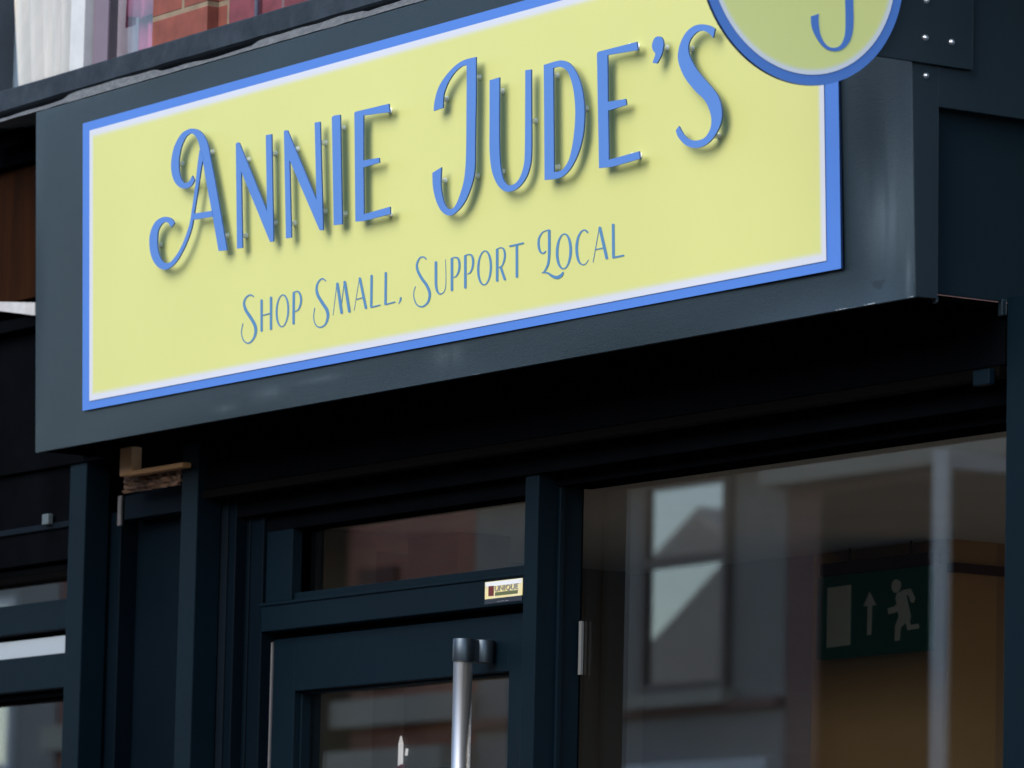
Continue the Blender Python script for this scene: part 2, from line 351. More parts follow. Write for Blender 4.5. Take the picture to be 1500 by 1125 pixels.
STO = .0148; TL = .0022           # standoff and letter thickness
WL = TB+.0012+STO+TL
def Tr(x0, y0, s): return lambda p: (x0+p[0]*s, y0+p[1]*s)
TAz = Tr(200, 170, 160/750); TN = Tr(330, 130, 260/1219); TJ = Tr(620, 70, 240/1038); TE = Tr(860, 30, 210/1027)
def letter(name, T, pieces, pins, label=None):
    bm = bmesh.new()
    for k, (pts, sm) in enumerate(pieces):
        if sm == 'edges': pts = crom(pts[0])+crom(pts[1])[::-1]
        elif sm: pts = crom(pts, True)
        px = [T(p) for p in pts]
        fr = [Vector(onF(x, y, WL+.0003*k)) for x, y in px]
        bk = [p+Vector((0, TL*CA, TL*TA)) for p in fr]
        prism(bm, fr, bk, 0, 1)
    o = link(name, bm, [M_blue, M_blue_side], bd)
    if label: o['label'] = label
    for p in pins:
        x, y = T(p); c = Vector(onF(x-.8, y, TB+.004))
        a = FP(c.x, c.z, TB+.001); d = Vector((0, -1, -TA)).normalized()
        b2 = bmesh.new(); cyl(b2, a, a+d*(STO+.0005), .0034, 14)
        cyl(b2, a, a+d*.002, .0045, 14)
        link('standoff', b2, M_pin, o)
    return o
letter('raised_letter', TAz, [
 (([(398,440),(375,480),(335,497),(290,485),(255,440),(238,370),(240,290),(262,200),(305,125),(350,93),(390,86),(430,100),(465,140),(490,200),(505,280),(540,460),(575,660),(620,920)],
   [(382,408),(362,446),(338,460),(318,452),(302,420),(291,370),(292,290),(308,210),(335,150),(360,125),(383,121),(405,140),(425,180),(437,235),(458,330),(487,500),(518,665),(563,927)]), 'edges'),
 (([(462,290),(447,335),(425,480),(400,640),(375,780),(325,910),(265,1010),(200,1054),(140,1030),(100,960),(87,870),(97,790),(130,725),(170,698),(205,692),(240,705),(260,735)],
   [(432,235),(420,320),(402,480),(380,640),(358,760),(305,900),(245,990),(205,1010),(172,990),(148,930),(142,860),(148,790),(168,748),(190,730),(208,729),(222,738),(238,766)]), 'edges'),
 ([(393,670),(518,650),(524,690),(384,713)], False)],
 [(518,247),(313,330),(163,885),(620,822)], 'swash capital letter A with curled foot and top')
letter('raised_letter', TN, [([(80,1097),(72,378),(82,368),(94,370),(286,842),(278,318),(317,311),(330,1048),(307,1052),(108,566),(117,1093)], False)], [(158,488),(140,1010),(343,447),(343,922)], 'first raised letter N')
letter('raised_letter', TN, [([(416,1027),(402,292),(412,284),(426,286),(626,765),(613,232),(650,226),(671,970),(648,973),(440,488),(453,1022)], False)], [(494,415),(475,925),(685,372),(685,842)], 'second raised letter N')
letter('raised_letter', TN, [([(744,937),(731,196),(745,184),(788,178),(802,930)], False)], [(810,272),(821,860)], 'raised letter I')
letter('raised_letter', TN, [([(893,912),(886,165),(895,157),(1122,103),(1128,160),(948,183),(948,492),(1055,474),(1058,507),(948,540),(951,862),(1130,810),(1133,860),(950,908)], False)], [(1130,150),(1131,862)], 'letter E that ends the first word')
letter('raised_letter', TJ, [
 (([(65,400),(73,330),(97,250),(140,180),(200,115),(260,77),(333,58)], [(124,380),(127,310),(140,260),(165,205),(200,155),(240,120),(285,108)]), 'edges'),
 (([(333,58),(333,180),(333,300),(330,450),(328,600),(325,770),(305,870),(265,970),(215,1035),(168,1063),(120,1040),(85,980),(62,890),(57,793)],
   [(274,100),(275,200),(274,300),(273,450),(272,600),(268,740),(255,850),(225,950),(195,1010),(165,1022),(140,1000),(120,940),(110,860),(114,757)]), 'edges')],
 [(352,187),(146,325),(136,842),(342,812)], 'swash letter J starting the second word')
letter('raised_letter', TJ, [(([(420,205),(420,450),(420,650),(432,770),(460,850),(495,895),(535,912),(590,895),(640,840),(670,770),(684,670),(684,400),(683,137)],
 [(482,187),(480,450),(482,650),(490,760),(505,830),(525,862),(545,872),(580,860),(612,820),(635,750),(643,660),(645,400),(646,142)]), 'edges')], [(499,275),(502,785),(708,465)], 'raised letter U')
letter('raised_letter', TJ, [
 ([(768,838),(763,108),(822,90),(828,832)], False),
 (([(800,97),(840,85),(880,80),(925,98),(965,150),(1000,240),(1018,350),(1020,450),(1010,560),(980,670),(935,760),(890,810),(850,828),(800,835)],
   [(818,131),(842,123),(862,121),(895,132),(922,165),(946,240),(960,340),(962,450),(950,580),(925,700),(890,762),(865,780),(845,786),(820,787)]), 'edges')],
 [(846,178),(852,757),(1032,385)], 'raised letter D')
letter('raised_letter', TE, [([(85,1058),(70,240),(78,224),(355,153),(362,212),(145,248),(148,582),(275,562),(281,605),(150,646),(155,998),(372,937),(378,990),(180,1048)], False)], [(360,184),(376,968)], 'letter E before the apostrophe')
letter('raised_apostrophe', TE, [([(470,300),(488,240),(472,215),(465,175),(480,130),(505,114),(530,120),(545,150),(545,190),(530,250),(500,305),(486,304)], True)], [(568,197)])
letter('raised_letter', TE, [(([(916,60),(880,38),(820,27),(760,42),(705,90),(665,170),(650,250),(660,320),(700,410),(770,500),(840,570),(875,640),(890,710),(880,780),(840,840),(780,860),(730,850),(690,815),(657,757)],
 [(902,124),(870,90),(825,73),(785,85),(750,120),(728,165),(725,220),(740,270),(780,345),(840,420),(905,495),(945,560),(965,650),(955,740),(910,830),(850,890),(780,913),(710,895),(655,840),(635,788)]), 'edges')], [(750,205),(940,828)], 'curving letter S that ends the name')

# printed slogan
def stroke(pts, ws, n=8):
    m = len(pts)
    if not isinstance(ws, (list, tuple)): ws = [ws]*m
    elif len(ws) != m: ws = list(np.interp(np.linspace(0, 1, m), np.linspace(0, 1, len(ws)), ws))
    P = crom([(p[0], p[1], w) for p, w in zip(pts, ws)], False, n if m > 2 else 1)
    L, R = [], []
    for i, p in enumerate(P):
        a = P[max(i-1, 0)]; b = P[min(i+1, len(P)-1)]; d = (b-a)[:2]; d = d/np.linalg.norm(d); nn = np.array([-d[1], d[0]])*p[2]/2
        L.append((p[:2]+nn)); R.append((p[:2]-nn))
    # rounded ends
    def cap(c, a, b, dirn, w):
        return [c+dirn*w*.45]
    d0 = (P[0]-P[1])[:2]; d0 = d0/np.linalg.norm(d0); d1 = (P[-1]-P[-2])[:2]; d1 = d1/np.linalg.norm(d1)
    return [P[0][:2]+d0*P[0][2]*.4]+L+[P[-1][:2]+d1*P[-1][2]*.4]+R[::-1]
def oval(cx, rx, top, bot, shear, ws, wt, n=28):
    cy = (top+bot)/2; ry = (bot-top)/2; fo = []; fi = []
    for i in range(n):
        t = 2*math.pi*i/n; c, s = math.cos(t), math.sin(t)
        fo.append((cx+rx*c, cy+ry*s+shear*rx*c)); fi.append((cx+(rx-ws)*c, cy+(ry-wt)*s+shear*(rx-ws)*c))
    return fo, fi
T5 = Tr(340, 390, 260/1500); T6 = Tr(590, 340, 190/1500); T7 = Tr(760, 310, 170/1500)
def printed(T, parts):
    bm = bmesh.new(); w0 = TB+.0018
    for k, p in enumerate(parts):
        w = w0+.00012*k
        if p[0] == 'O':
            fo, fi = p[1]
            fo, fi = [[Vector(onF(*T(q), w)) for q in r] for r in (fo, fi)]
            d = Vector((0, .0003, 0)); ring_prism(bm, fo, fi, [q+d for q in fo], [q+d for q in fi])
        else:
            fr = [Vector(onF(*T(q), w)) for q in stroke(*p)]
            prism(bm, fr, [q+Vector((0, .0003, 0)) for q in fr])
    return link('printed_letter', bm, M_blue_print, bd)
S1 = [(182,258),(155,242),(120,262),(100,310),(115,370),(160,440),(192,500),(198,560),(175,620),(135,650),(95,625),(78,560),(90,485)]
SW = [9,12,14,18,24,27,26,22,15,12,9,7,7]
printed(T5, [(S1, SW)])
printed(T5, [([(248,285),(248,548)], 19), ([(328,262),(327,532)], 19), ([(258,415),(318,398)], 9)])
printed(T5, [('O', oval(424, 57, 237, 515, -.27, 15, 10))])
printed(T5, [([(520,222),(518,487)], 20), ([(520,222),(550,212),(573,235),(582,290),(570,345),(548,375),(522,382)], [9,12,16,16,14,10,8])])
printed(T5, [([(792,125),(762,105),(730,130),(713,180),(722,240),(762,310),(800,370),(808,430),(787,490),(745,516),(705,495),(688,430),(697,352)], SW)])
printed(T5, [([(852,415),(884,145)], 4), ([(888,145),(925,395)], 23), ([(918,360),(945,140)], 5), ([(950,130),(990,385)], 22)])
printed(T5, [([(1030,375),(1074,105)], 4), ([(1078,100),(1130,355)], 21), ([(1050,280),(1108,262)], 8)])
printed(T5, [([(1178,78),(1175,346)], 20), ([(1180,346),(1250,327)], 11)])
printed(T5, [([(1298,54),(1295,322)], 20), ([(1300,322),(1375,302)], 11)])
o = printed(T5, [([(1425,265),(1420,290),(1406,318)], [15,13,4])]); o.name = 'printed_comma'
printed(T6, [([(272,315),(240,287),(195,300),(163,370),(170,440),(215,530),(278,620),(310,710),(295,800),(250,850),(205,862),(158,835),(128,760),(127,690),(145,628)], [12,15,17,22,28,32,33,30,24,20,18,13,10,8,8])])
printed(T6, [([(382,345),(382,500),(385,630),(405,695),(435,715),(475,690),(495,620),(497,480),(492,315)], [30,30,28,22,15,9,7,6,5])])
printed(T6, [([(567,304),(567,675)], 29), ([(570,300),(600,292),(635,302),(653,360),(648,440),(620,505),(585,525)], [10,14,20,24,22,15,9])])
printed(T6, [([(722,272),(722,645)], 29), ([(725,268),(760,258),(795,270),(811,325),(806,400),(780,465),(745,485)], [10,14,20,24,22,15,9])])
printed(T6, [('O', oval(944, 86, 210, 617, -.22, 25, 15))])
printed(T6, [([(1090,198),(1090,565)], 29), ([(1092,193),(1130,180),(1165,197),(1179,260),(1170,330),(1145,390),(1110,405)], [9,13,20,22,20,14,10]), ([(1130,402),(1180,550)], 27)])
printed(T6, [([(1318,150),(1318,520)], 29), ([(1235,163),(1395,127)], 20)])
printed(T7, [([(345,512),(310,540),(272,510),(254,430),(262,340),(310,265),(385,236)], [18,20,26,30,24,16,14]), ([(390,238),(392,400),(390,560),(375,680),(330,770),(298,793)], [34,34,32,28,20,8]), ([(302,786),(370,792),(430,832),(490,850),(545,825),(570,785)], [8,22,34,42,38,22])])
printed(T7, [('O', oval(581, 105, 280, 747, -.20, 34, 17))])
printed(T7, [([(890,268),(850,237),(807,258),(767,330),(747,440),(752,560),(778,650),(822,685),(865,672),(900,620)], [22,18,20,28,34,33,25,16,11,6])])
printed(T7, [([(958,655),(1038,205)], 8), ([(1045,205),(1136,605)], 37), ([(985,490),(1095,468)], 13)])
printed(T7, [([(1218,165),(1222,595)], 35), ([(1225,592),(1355,566)], 22)])

# ------------------------------------------------------------------ round projecting sign on its bracket plate
XD = W+.0085
ce = onX(1175.3, -62, XD); RD = 244/F*(C_[0]-XD)
# refine centre so that the disc's lowest point sits where the photo shows it
ce = Vector((XD, ce[1], ce[2]))
P_ = np.array([(1038.1,0),(1046.7,20.3),(1056.3,37.9),(1064.8,51.2),(1075.5,64.5),(1086.1,76.3),(1100,89.6),(1113.9,99.2),(1128.8,108.8),(1150.1,118.4),(1319.7,0),(1315.5,21.3),(1308,42.7),(1300.5,57.6),(1288.8,74.7),(1283.5,82.1),(1265.3,99.2),(1249.3,109.9),(1230.1,118.9)])
Q_ = np.array([onX(x, y, XD+.005)[1:] for x, y in P_])
s_ = np.linalg.lstsq(np.c_[Q_, np.ones(len(Q_))], (Q_**2).sum(1), rcond=None)[0]
cy, cz = s_[0]/2, s_[1]/2; RD = math.sqrt(s_[2]+cy*cy+cz*cz)
rs = thing('round_projecting_sign', 'round yellow and blue projecting sign at the right corner of the sign box', 'round sign', (XD, cy, cz))
def circ(r, x, n=96, c=(None, None)): return [Vector((x, cy+r*math.cos(2*math.pi*i/n), cz+r*math.sin(2*math.pi*i/n))) for i in range(n)]
bm = bmesh.new(); prism(bm, circ(RD, XD+.005), circ(RD, XD), 0, 1)
link('disc', bm, [M_blue_disc, M_edge], rs)
bm = bmesh.new(); rw = RD-19.6*(C_[0]-XD)/F
rings(bm, lambda k: circ(rw-k, XD+.0058), [(0, 1), (.0035, 1), (.005, .7), (.007, .3), (.009, .06), (.011, 0)])
link('yellow_face', bm, M_yellow_disc, rs)
TC = Tr(1180, 0, 160/1500)
EA = [(182,188),(180,300),(200,450),(250,570),(320,640),(400,655),(480,620),(530,520),(548,400),(550,200),(545,0),(540,-600),(535,-1100)]
EB = [(74,225),(80,330),(110,440),(190,580),(280,670),(370,700),(460,695),(540,650),(610,560),(650,420),(660,250),(655,0),(650,-600),(645,-1170)]
px = [TC(p) for p in crom(EA)+crom(EB)[::-1]]
bm = bmesh.new(); fr = [Vector(onX(x, y, XD+.0066)) for x, y in px]; prism(bm, fr, [p-Vector((.0004, 0, 0)) for p in fr])
px = [TC(p) for p in stroke([(600,-1120),(380,-1060),(220,-900),(150,-700)], [100,60,60,90])]
fr = [Vector(onX(x, y, XD+.0068)) for x, y in px]; prism(bm, fr, [p-Vector((.0004, 0, 0)) for p in fr])
link('monogram_letter', bm, M_blue_disc, rs)
pl = [onX(1283, 85.5, XD-.002), onX(1425, 99, XD-.002)]
zp = .5*(pl[0][2]+pl[1][2]); yb = float(pl[1][1]); ya = float(pl[0][1])-.02
box('bracket_plate', (XD-.0065, XD-.002, ya, yb, zp, zp+.40), M_fascia, rs, .0008)
for (x, y) in ((1356.5, 55), (1395, 61.5), (1358, 0.5), (1396, -50), (1358, -55)):
    bm = bmesh.new(); p = onX(x, y, XD); dome(bm, (XD-.001, p[1], p[2]), .0041); link('plate_screw', bm, M_screw, rs)

# ------------------------------------------------------------------ the shop building
shop = thing('shop_building', 'terraced building with a dark blue grey glazed shopfront under the yellow name board', 'shop', (1.2, .3, 0))
def PX(x, y, Y): return float(onY(x, y, Y)[0])
def PZ(x, y, Y): return float(onY(x, y, Y)[2])
YG = .17                                           # frame face planes
# shutter guide rails
g1, g1b = PX(102, 721, D), PX(126, 717, D); g2, g2b = PX(265, 754, D), PX(289, 740, D)
YR = float(onX(320, 900, g2b)[1])
def guide(x0, x1, parent, nm='shutter_guide'):
    return boxes(nm, [(x0, x1, D, YR, .0, 2.61), (x0+.012, x1-.012, YR-.002, YR+.01, 0, 2.61)], M_frame, parent)
guide(g2, g2b, shop)
guide(W-.004, W+.062, shop)
# stepped door frame
Y1 = YR+.004; xa = PX(320, 900, Y1); xb = PX(342, 900, Y1); Y2 = float(onX(358, 900, xb)[1]); xc = PX(383, 900, Y2); Y3 = float(onX(400, 900, xc)[1])
x_leaf0 = PX(401, 936, Y3)
ztt, ztb = PZ(405, 881, Y2), PZ(384, 926, Y2)      # transom top / bottom
zdt = PZ(401, 937, Y3)                              # door leaf top
xm0, xm1 = PX(766, 870, Y2-.012), PX(783, 1000, Y2-.012); YM = Y2-.012
zh = PZ(770, 731, Y2+.03)                               # head underside of fanlight
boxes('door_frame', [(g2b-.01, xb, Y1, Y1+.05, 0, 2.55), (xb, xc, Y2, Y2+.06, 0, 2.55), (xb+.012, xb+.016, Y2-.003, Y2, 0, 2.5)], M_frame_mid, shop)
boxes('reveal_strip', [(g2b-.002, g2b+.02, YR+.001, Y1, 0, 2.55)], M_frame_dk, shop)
Ygl = float(onX(850, 850, xm1)[1])
mul = boxes('mullion', [(xm0, xm1, YM, Ygl+.0015, 0, 2.55), (xm1-.001, xm1+.006, YM+.035, YM+.044, 0, 2.5)], M_frame, shop)
boxes('transom', [(xc-.004, xm0-.0005, Y2, Y2+.07, ztb, ztt), (xc-.004, xm0-.0005, Y2-.003, Y2+.001, ztt-.006, ztt-.001), (xc+.02, xm0-.001, Y2+.012, Y2+.02, ztt, ztt+.012)], M_frame, shop)
fz0 = PZ(448, 873, Y2+.03)
fanx = PX(445, 800, Y2+.03)
ff = boxes('fanlight_frame', [(xc+.0005, PX(427, 850, Y2+.006), Y2+.006, Y2+.05, ztt, 2.5), (PX(427, 850, Y2+.006), fanx, Y2+.022, Y2+.05, ztt+.0005, 2.5)], M_frame, shop)
boxes('fanlight_head', [(xc+.001, xm0-.001, Y2+.005, Y2+.05, zh, 2.52)], M_soffit_shade, shop)
bm = bmesh.new(); bx(bm, fanx-.004, xm0-.002, Y2+.032, Y2+.036, ztt+.001, zh+.01); link('fanlight_pane', bm, M_glass, ff)
# sticker on the transom
st_a = onY(711, 853, Y2-.0005); st_b = onY(766, 846, Y2-.0005)
sx0, sx1 = float(st_a[0]), min(float(st_b[0]), xm0-.004); sz1 = float(st_a[2])
sz0 = PZ(711, 878, Y2-.0005); sz00 = PZ(711, 887, Y2-.0005)
stk = box('installer_sticker', (sx0, sx1, Y2-.0009, Y2-.0003, sz0, sz1), M_yel_lab, None, 0)
stk.parent = bpy.data.objects['transom']; stk.location = (0, 0, 0); tag(stk, 'small yellow and white installer sticker')
def on_st(a, b, c, d, m, nm, k=0):        # fractions of the sticker
    return box(nm, (sx0+(sx1-sx0)*a, sx0+(sx1-sx0)*b, Y2-.0014-k*.0003, Y2-.0010, sz0+(sz1-sz0)*c, sz0+(sz1-sz0)*d), m, None, 0)
stp = [on_st(.10, .24, .16, .74, M_maroon, 'printed_door'), on_st(.28, .88, .14, .34, M_olive, 'printed_band'), on_st(.02, .98, .72, .97, M_wht, 'printed_header'),
       on_st(0, 1, -.30, -.02, M_black, 'printed_footer')]
def text(body, size, loc, m, nm, sx=1, ext=.0002):
    cu = bpy.data.curves.new(nm, 'FONT'); cu.body = body; cu.size = size; cu.extrude = ext; cu.align_x = 'CENTER'; cu.align_y = 'CENTER'
    cu.resolution_u = 3
    t = bpy.data.objects.new(nm, cu); COL.objects.link(t)
    dg = bpy.context.evaluated_depsgraph_get(); me = bpy.data.meshes.new_from_object(t.evaluated_get(dg))
    me.transform(Matrix.Translation(loc)@Matrix.Rotation(math.radians(90), 4, 'X')@Matrix.Diagonal((sx, 1, 1, 1)))
    bpy.data.objects.remove(t); me.materials.clear(); me.materials.append(m)
    o = bpy.data.objects.new(nm, me); COL.objects.link(o); return o
sh = sz1-sz0; sxc = sx0+(sx1-sx0)*.58
stp.append(text('UNIQUE', sh*.46, (sxc, Y2-.0018, sz0+sh*.54), M_grey_print, 'printed_word', .95*(sx1-sx0)*.6/(sh*.46*3.4)))
stp.append(text('01452 311 488'[:0]+'. . .   . . . .   . . . .', sh*.22, (sx0+(sx1-sx0)*.5, Y2-.0020, sz0-sh*.16), M_wht, 'printed_digits', .8))
for o in stp: o.parent = shop; o.location = -shop.location
# the door leaf
xd1 = xm0-.0015
gx0, gx1 = PX(430, 1050, Y3), PX(745, 1000, Y3); gz = PZ(745, 987, Y3+.026)
door = boxes('door', [(x_leaf0, gx0, Y3, Y3+.05, .02, zdt), (gx0, gx1, Y3, Y3+.05, gz, zdt), (gx1, xd1, Y3, Y3+.05, .02, zdt), (gx0, gx1, Y3, Y3+.05, .02, .3),
                      (gx0-.001, gx0+.004, Y3+.012, Y3+.03, .3, gz), (gx0, gx1, Y3+.012, Y3+.03, gz-.004, gz+.001)], M_frame, shop)
boxes('weather_seal', [(x_leaf0-.004, x_leaf0-.0005, Y3-.003, Y3+.02, .0, zdt-.004)], mat('grey_seal', (.12, .115, .12), .5), door)
bm = bmesh.new(); bx(bm, gx0-.001, gx1+.001, Y3+.028, Y3+.032, .29, gz+.002); link('door_pane', bm, M_glass, door)
boxes('head_gap_shade', [(xc+.0005, xm0-.001, Y3+.01, Y3+.05, zdt+.002, ztb+.004)], M_soffit_shade, shop)
# pull handle: bar carried on a round bracket
hb = onY(706, 956, Y3); Lh = .072
d_out = Lh
cxh, czh = PX(706, 955, Y3-.012), PZ(722, 955, Y3-.004)
# bar axis: 680,y ; find the stand-off so that the bar centre is at px 680
base = Vector((PX(722, 955, Y3), Y3, czh))
out = .052
for _k in range(40):
    q = Vector((base.x, Y3-out, base.z)); c = B_.T@(np.array(q)-C_); xq = 750+c[0]/c[2]*F
    if xq > 680: out += .001
hdl = None
bm = bmesh.new(); bx(bm, base.x-.008, base.x+.008, base.y-out, base.y-.004, base.z-.0160, base.z+.0160)
cyl(bm, base+Vector((0, -.016, -.0170)), base+Vector((0, -.016, .0170)), .0155, 28); cyl(bm, base+Vector((0, -out, -.0170)), base+Vector((0, -out, .0170)), .0158, 28)
hk = link('handle_bracket', bm, mat('dark_handle_metal', (.07, .09, .11), .38, metal=.8, spec=.5), door, .001)
bm = bmesh.new(); cyl(bm, base+Vector((0, -out, -.0168)), base+Vector((0, -out, -1.15)), .0142, 32); link('handle_bar', bm, M_steel, door)
bm = bmesh.new(); cyl(bm, base+Vector((0, 0, -1.1)), base+Vector((0, -out, -1.1)), .015, 24); link('handle_bracket', bm, hk.data.materials[0], door)
# shop window
zw = PZ(1474, 629, Ygl); Yw = YM+.03
wx0 = xm1; wx1 = W-.006
zl0 = PZ(1474, 566, YM)
boxes('window_head', [(wx0+.001, wx1, Yw, Ygl+.015, zw, 2.56)], M_soffit_shade, shop)
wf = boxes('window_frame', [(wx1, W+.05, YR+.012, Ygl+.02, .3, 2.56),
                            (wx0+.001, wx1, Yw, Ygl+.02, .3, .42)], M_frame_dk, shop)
bm = bmesh.new(); bx(bm, wx0-.03, W+.04, Ygl+.002, Ygl+.006, .42, zw+.02); link('window_pane', bm, M_glass, wf)
boxes('mullion_light_stop', [(xm0, xm1-.008, Ygl+.0070, Ygl+.0095, 0, 2.55)], M_frame_dk, shop)  # added unseen strip that blocks a light line beside the mullion
boxes('stall_riser', [(xm1+.002, W+.06, YM+.01, Ygl+.03, 0, .3)], M_frame, shop)
# shutter housing and its bottom lath behind the sign box
boxes('shutter_housing', [(g2b+.001, W-.028, .165, YR+.003, zl0+.02, 2.60), (g2b+.001, W-.028, YR+.006, Y2+.02, PZ(770, 700, Y2), 2.60)], M_soffit_shade, shop)
boxes('shutter_lath', [(g2b+.002, W-.028, .157, .176, zl0+.004, zl0+.018)], mat('dull_brown_lath', (.0022, .0016, .0016), .9, spec=.04, var=.2), shop)
pp = onY(1441, 553, .150)
boxes('shutter_stop', [(float(pp[0])-.018, float(pp[0])+.016, .146, .156, float(pp[2])-.010, float(pp[2])+.010)], M_frame, shop)
# small white contact strip by the window
cz0, cz1 = PZ(848, 988, Ygl-.004), PZ(848, 910, Ygl-.004); cx = PX(848, 950, Ygl-.004)
boxes('alarm_contact', [(cx-.003, cx+.004, Ygl-.003, Ygl+.001, cz0, cz1)], mat('grey_contact_plastic', (.17, .175, .18), .7, spec=.1), shop, 0)
# brick body of the building above and around
yW = .16
zs_top = PZ(270, 52, .05); zs_bot = PZ(270, 87, .05)
xwL, xwR = PX(30, 60, yW), PX(262, 50, yW-.0)
wall = boxes('brick_wall', [(xwR+.001, xwR+.18, yW-.05, yW+.3, zs_top-.02, 4.5), (xwR+.181, W+.6, yW-.03, yW+.3, zs_top-.02, 6.0), (-1.2, xwR+.18, yW, yW+.3, 4.5, 6.0)], M_brick, shop, 0)
xp = PX(345, 30, yW-.05)
wall2 = boxes('dark_brick_wall', [(xp, W+.598, yW-.062, yW-.0505, zs_top-.02, 5.9)], M_brick_dk, shop, 0)
bm = bmesh.new(); xq = PX(372, 20, yW-.075); cyl(bm, (xq, yW-.070, zs_top-.01), (xq, yW-.070, 5.5), .004, 10); link('wall_cable', bm, mat('pale_cable', (.22, .24, .34), .5), shop)
boxes('window_pier', [(-1.2, PX(27, 60, yW+.1), yW+.03, yW+.3, zs_top-.02, 6.0)], mat('blue_grey_pier', (.05, .065, .085), .8, var=.3, scale=6), shop, 0)
# sill, slightly uneven
bm = bmesh.new(); n = 90; top = []; 
for i in range(n+1):
    x = -.9+(W+1.5)*i/n; q = .0035*noise.noise(Vector((x*2.2, 3, 0)))+.0012*noise.noise(Vector((x*14, 8, 0))); q2 = .002*noise.noise(Vector((x*6, 9, 0)))
    top.append([bm.verts.new((x, .30, zs_top-.004)), bm.verts.new((x, .056, zs_top+q2*.4)), bm.verts.new((x, .05+q2, zs_top-.004+q2*.4)), bm.verts.new((x, .05+q2, zs_bot+.003+q)), bm.verts.new((x, .056, zs_bot+q)), bm.verts.new((x, .30, zs_bot))])
for i in range(n):
    for j in range(6): bm.faces.new((top[i][j], top[i+1][j], top[i+1][(j+1) % 6], top[i][(j+1) % 6]))
bm.faces.new(top[0]); bm.faces.new(top[-1])
link('stone_sill', bm, M_sill, shop)
boxes('wall_behind_sign', [(-.5, W+.5, .135, .30, ZT-.02, zs_bot-.004)], M_soffit_shade, shop, 0)
# upper window
uw = boxes('upper_window_frame', [(PX(114, 60, yW), PX(134, 60, yW), yW-.015, yW+.05, zs_top, 4.5), (xwR-.012, xwR, yW, yW+.05, zs_top, 4.5),
     (PX(6, 60, yW), xwR, yW-.004, yW+.05, 4.44, 4.5)], mat('aged_white_window_paint', (.50, .51, .52), .55, var=.08, scale=30), shop)
bm = bmesh.new(); bx(bm, PX(135, 60, yW)+.001, PX(157, 60, yW), yW+.001, yW+.004, zs_top, 4.44); link('frame_side', bm, M_mauve, uw)
bm = bmesh.new(); bx(bm, PX(6, 60, yW), PX(113, 60, yW), yW+.02, yW+.024, zs_top, 4.44); bx(bm, PX(157, 60, yW), xwR-.012, yW+.02, yW+.024, zs_top, 4.44); link('upper_pane', bm, M_glass_up, uw)
# shaded upstairs room
rm = boxes('upstairs_room', [(-1.2, .9, 1.2, 1.25, zs_top-.05, 4.6), (-1.25, -1.2, yW+.3, 1.2, zs_top-.05, 4.6), (-1.2, .9, yW+.3, 1.2, 4.6, 4.65)], M_grey_wall, shop, 0)
# shop interior
YB = 1.23; zc = PZ(1190, 812, YB); xk = PX(1388, 900, YB)
xgw = PX(1190, 900, YB)
boxes('grey_interior_wall', [(-.04, xgw, YB, YB+.1, 0, zc+.05), (-.05, -.0405, .3, YB+.05, 0, zc+.05)], mat('warm_grey_plaster', (.22, .185, .16), .9, var=.08, scale=3), shop, 0)
boxes('interior_wall', [(xgw+.001, xk, YB, YB+.1, 0, zc+.05)], M_ochre, shop, 0)
boxes('alcove_wall', [(xk-.1, xk-.001, YB+.1, 3.4, 0, zc+.05), (xk, 3.4, 3.3, 3.4, 0, zc+.05)], mat('shaded_ochre_plaster', (.30, .175, .08), .9, var=.1, scale=3), shop, 0)  # ochre darkened in the colour to stand for the alcove's shade
boxes('interior_ceiling', [(-.04, 2.45, Ygl+.03, 3.35, zc, zc+.04)], M_ceil, shop, 0)  # ceiling cut short and right side left open: added openings for daylight
boxes('interior_floor', [(-.04, 3.35, Ygl+.03, 3.35, -.02, .02)], mat('interior_floor_boards', (.10, .07, .05), .6, var=.2), shop, 0)
M_trim = mat('dark_reddish_trim', (.07, .030, .022), .9, spec=.05, var=.15)
boxes('ceiling_trim', [(xk+.0005, xk+.012, YB-.004, 3.2, PZ(1390, 838, YB), PZ(1390, 824, YB))], M_trim, shop, .002)
# partition between the door lobby and the shop, seen as pale edge through the door glass
boxes('interior_pier', [(PX(445, 800, .42), PX(475, 800, .42), .42, .52, 0, zc-.001)], mat('grey_pier_paint', (.30, .27, .22), .8, var=.05), shop, 0)
boxes('interior_pier', [(PX(447, 1060, .40)-.02, PX(510, 1060, .40), .60, .70, 0, zc-.001)], mat('brown_pier_paint', (.22, .15, .09), .8, var=.05), shop, 0)
boxes('building_flank', [(W+.07, W+.5, .3, .5, 0, 6.0)], M_frame_dk, shop, 0)

# exit sign hung on the back wall
YE = YB-.035
ea, eb, ec = onY(1197, 846, YE), onY(1362, 826, YE), onY(1197, 967, YE)
ex0, ex1, ez1, ez0 = float(ea[0]), float(eb[0]), float(ea[2]), float(ec[2])
es = thing('exit_sign', 'dark green running man exit sign with an upward arrow, hung behind the shop window', 'exit sign', ((ex0+ex1)/2, YE, ez0))
box('sign_plate', (ex0, ex1, YE, YE+.012, ez0, ez1), M_green, es)
def EX(pts, nm, smooth=False):
    T4 = Tr(1150, 600, .4667)
    px = [T4(p) for p in (crom(pts, True, 5) if smooth else pts)]
    bm = bmesh.new(); fr = [Vector(onY(x, y, YE-.0012)) for x, y in px]; prism(bm, fr, [p+Vector((0, .001, 0)) for p in fr]); return link(nm, bm, M_glow, es)
EX([(133,560),(206,550),(203,738),(130,748)], 'doorway_symbol')
EX([(265,572),(285,614),(272,614),(269,706),(257,708),(259,616),(246,617)], 'arrow_symbol')
EX([(348,533),(360,540),(362,558),(352,574),(340,572),(334,556),(338,540)], 'running_head', True)
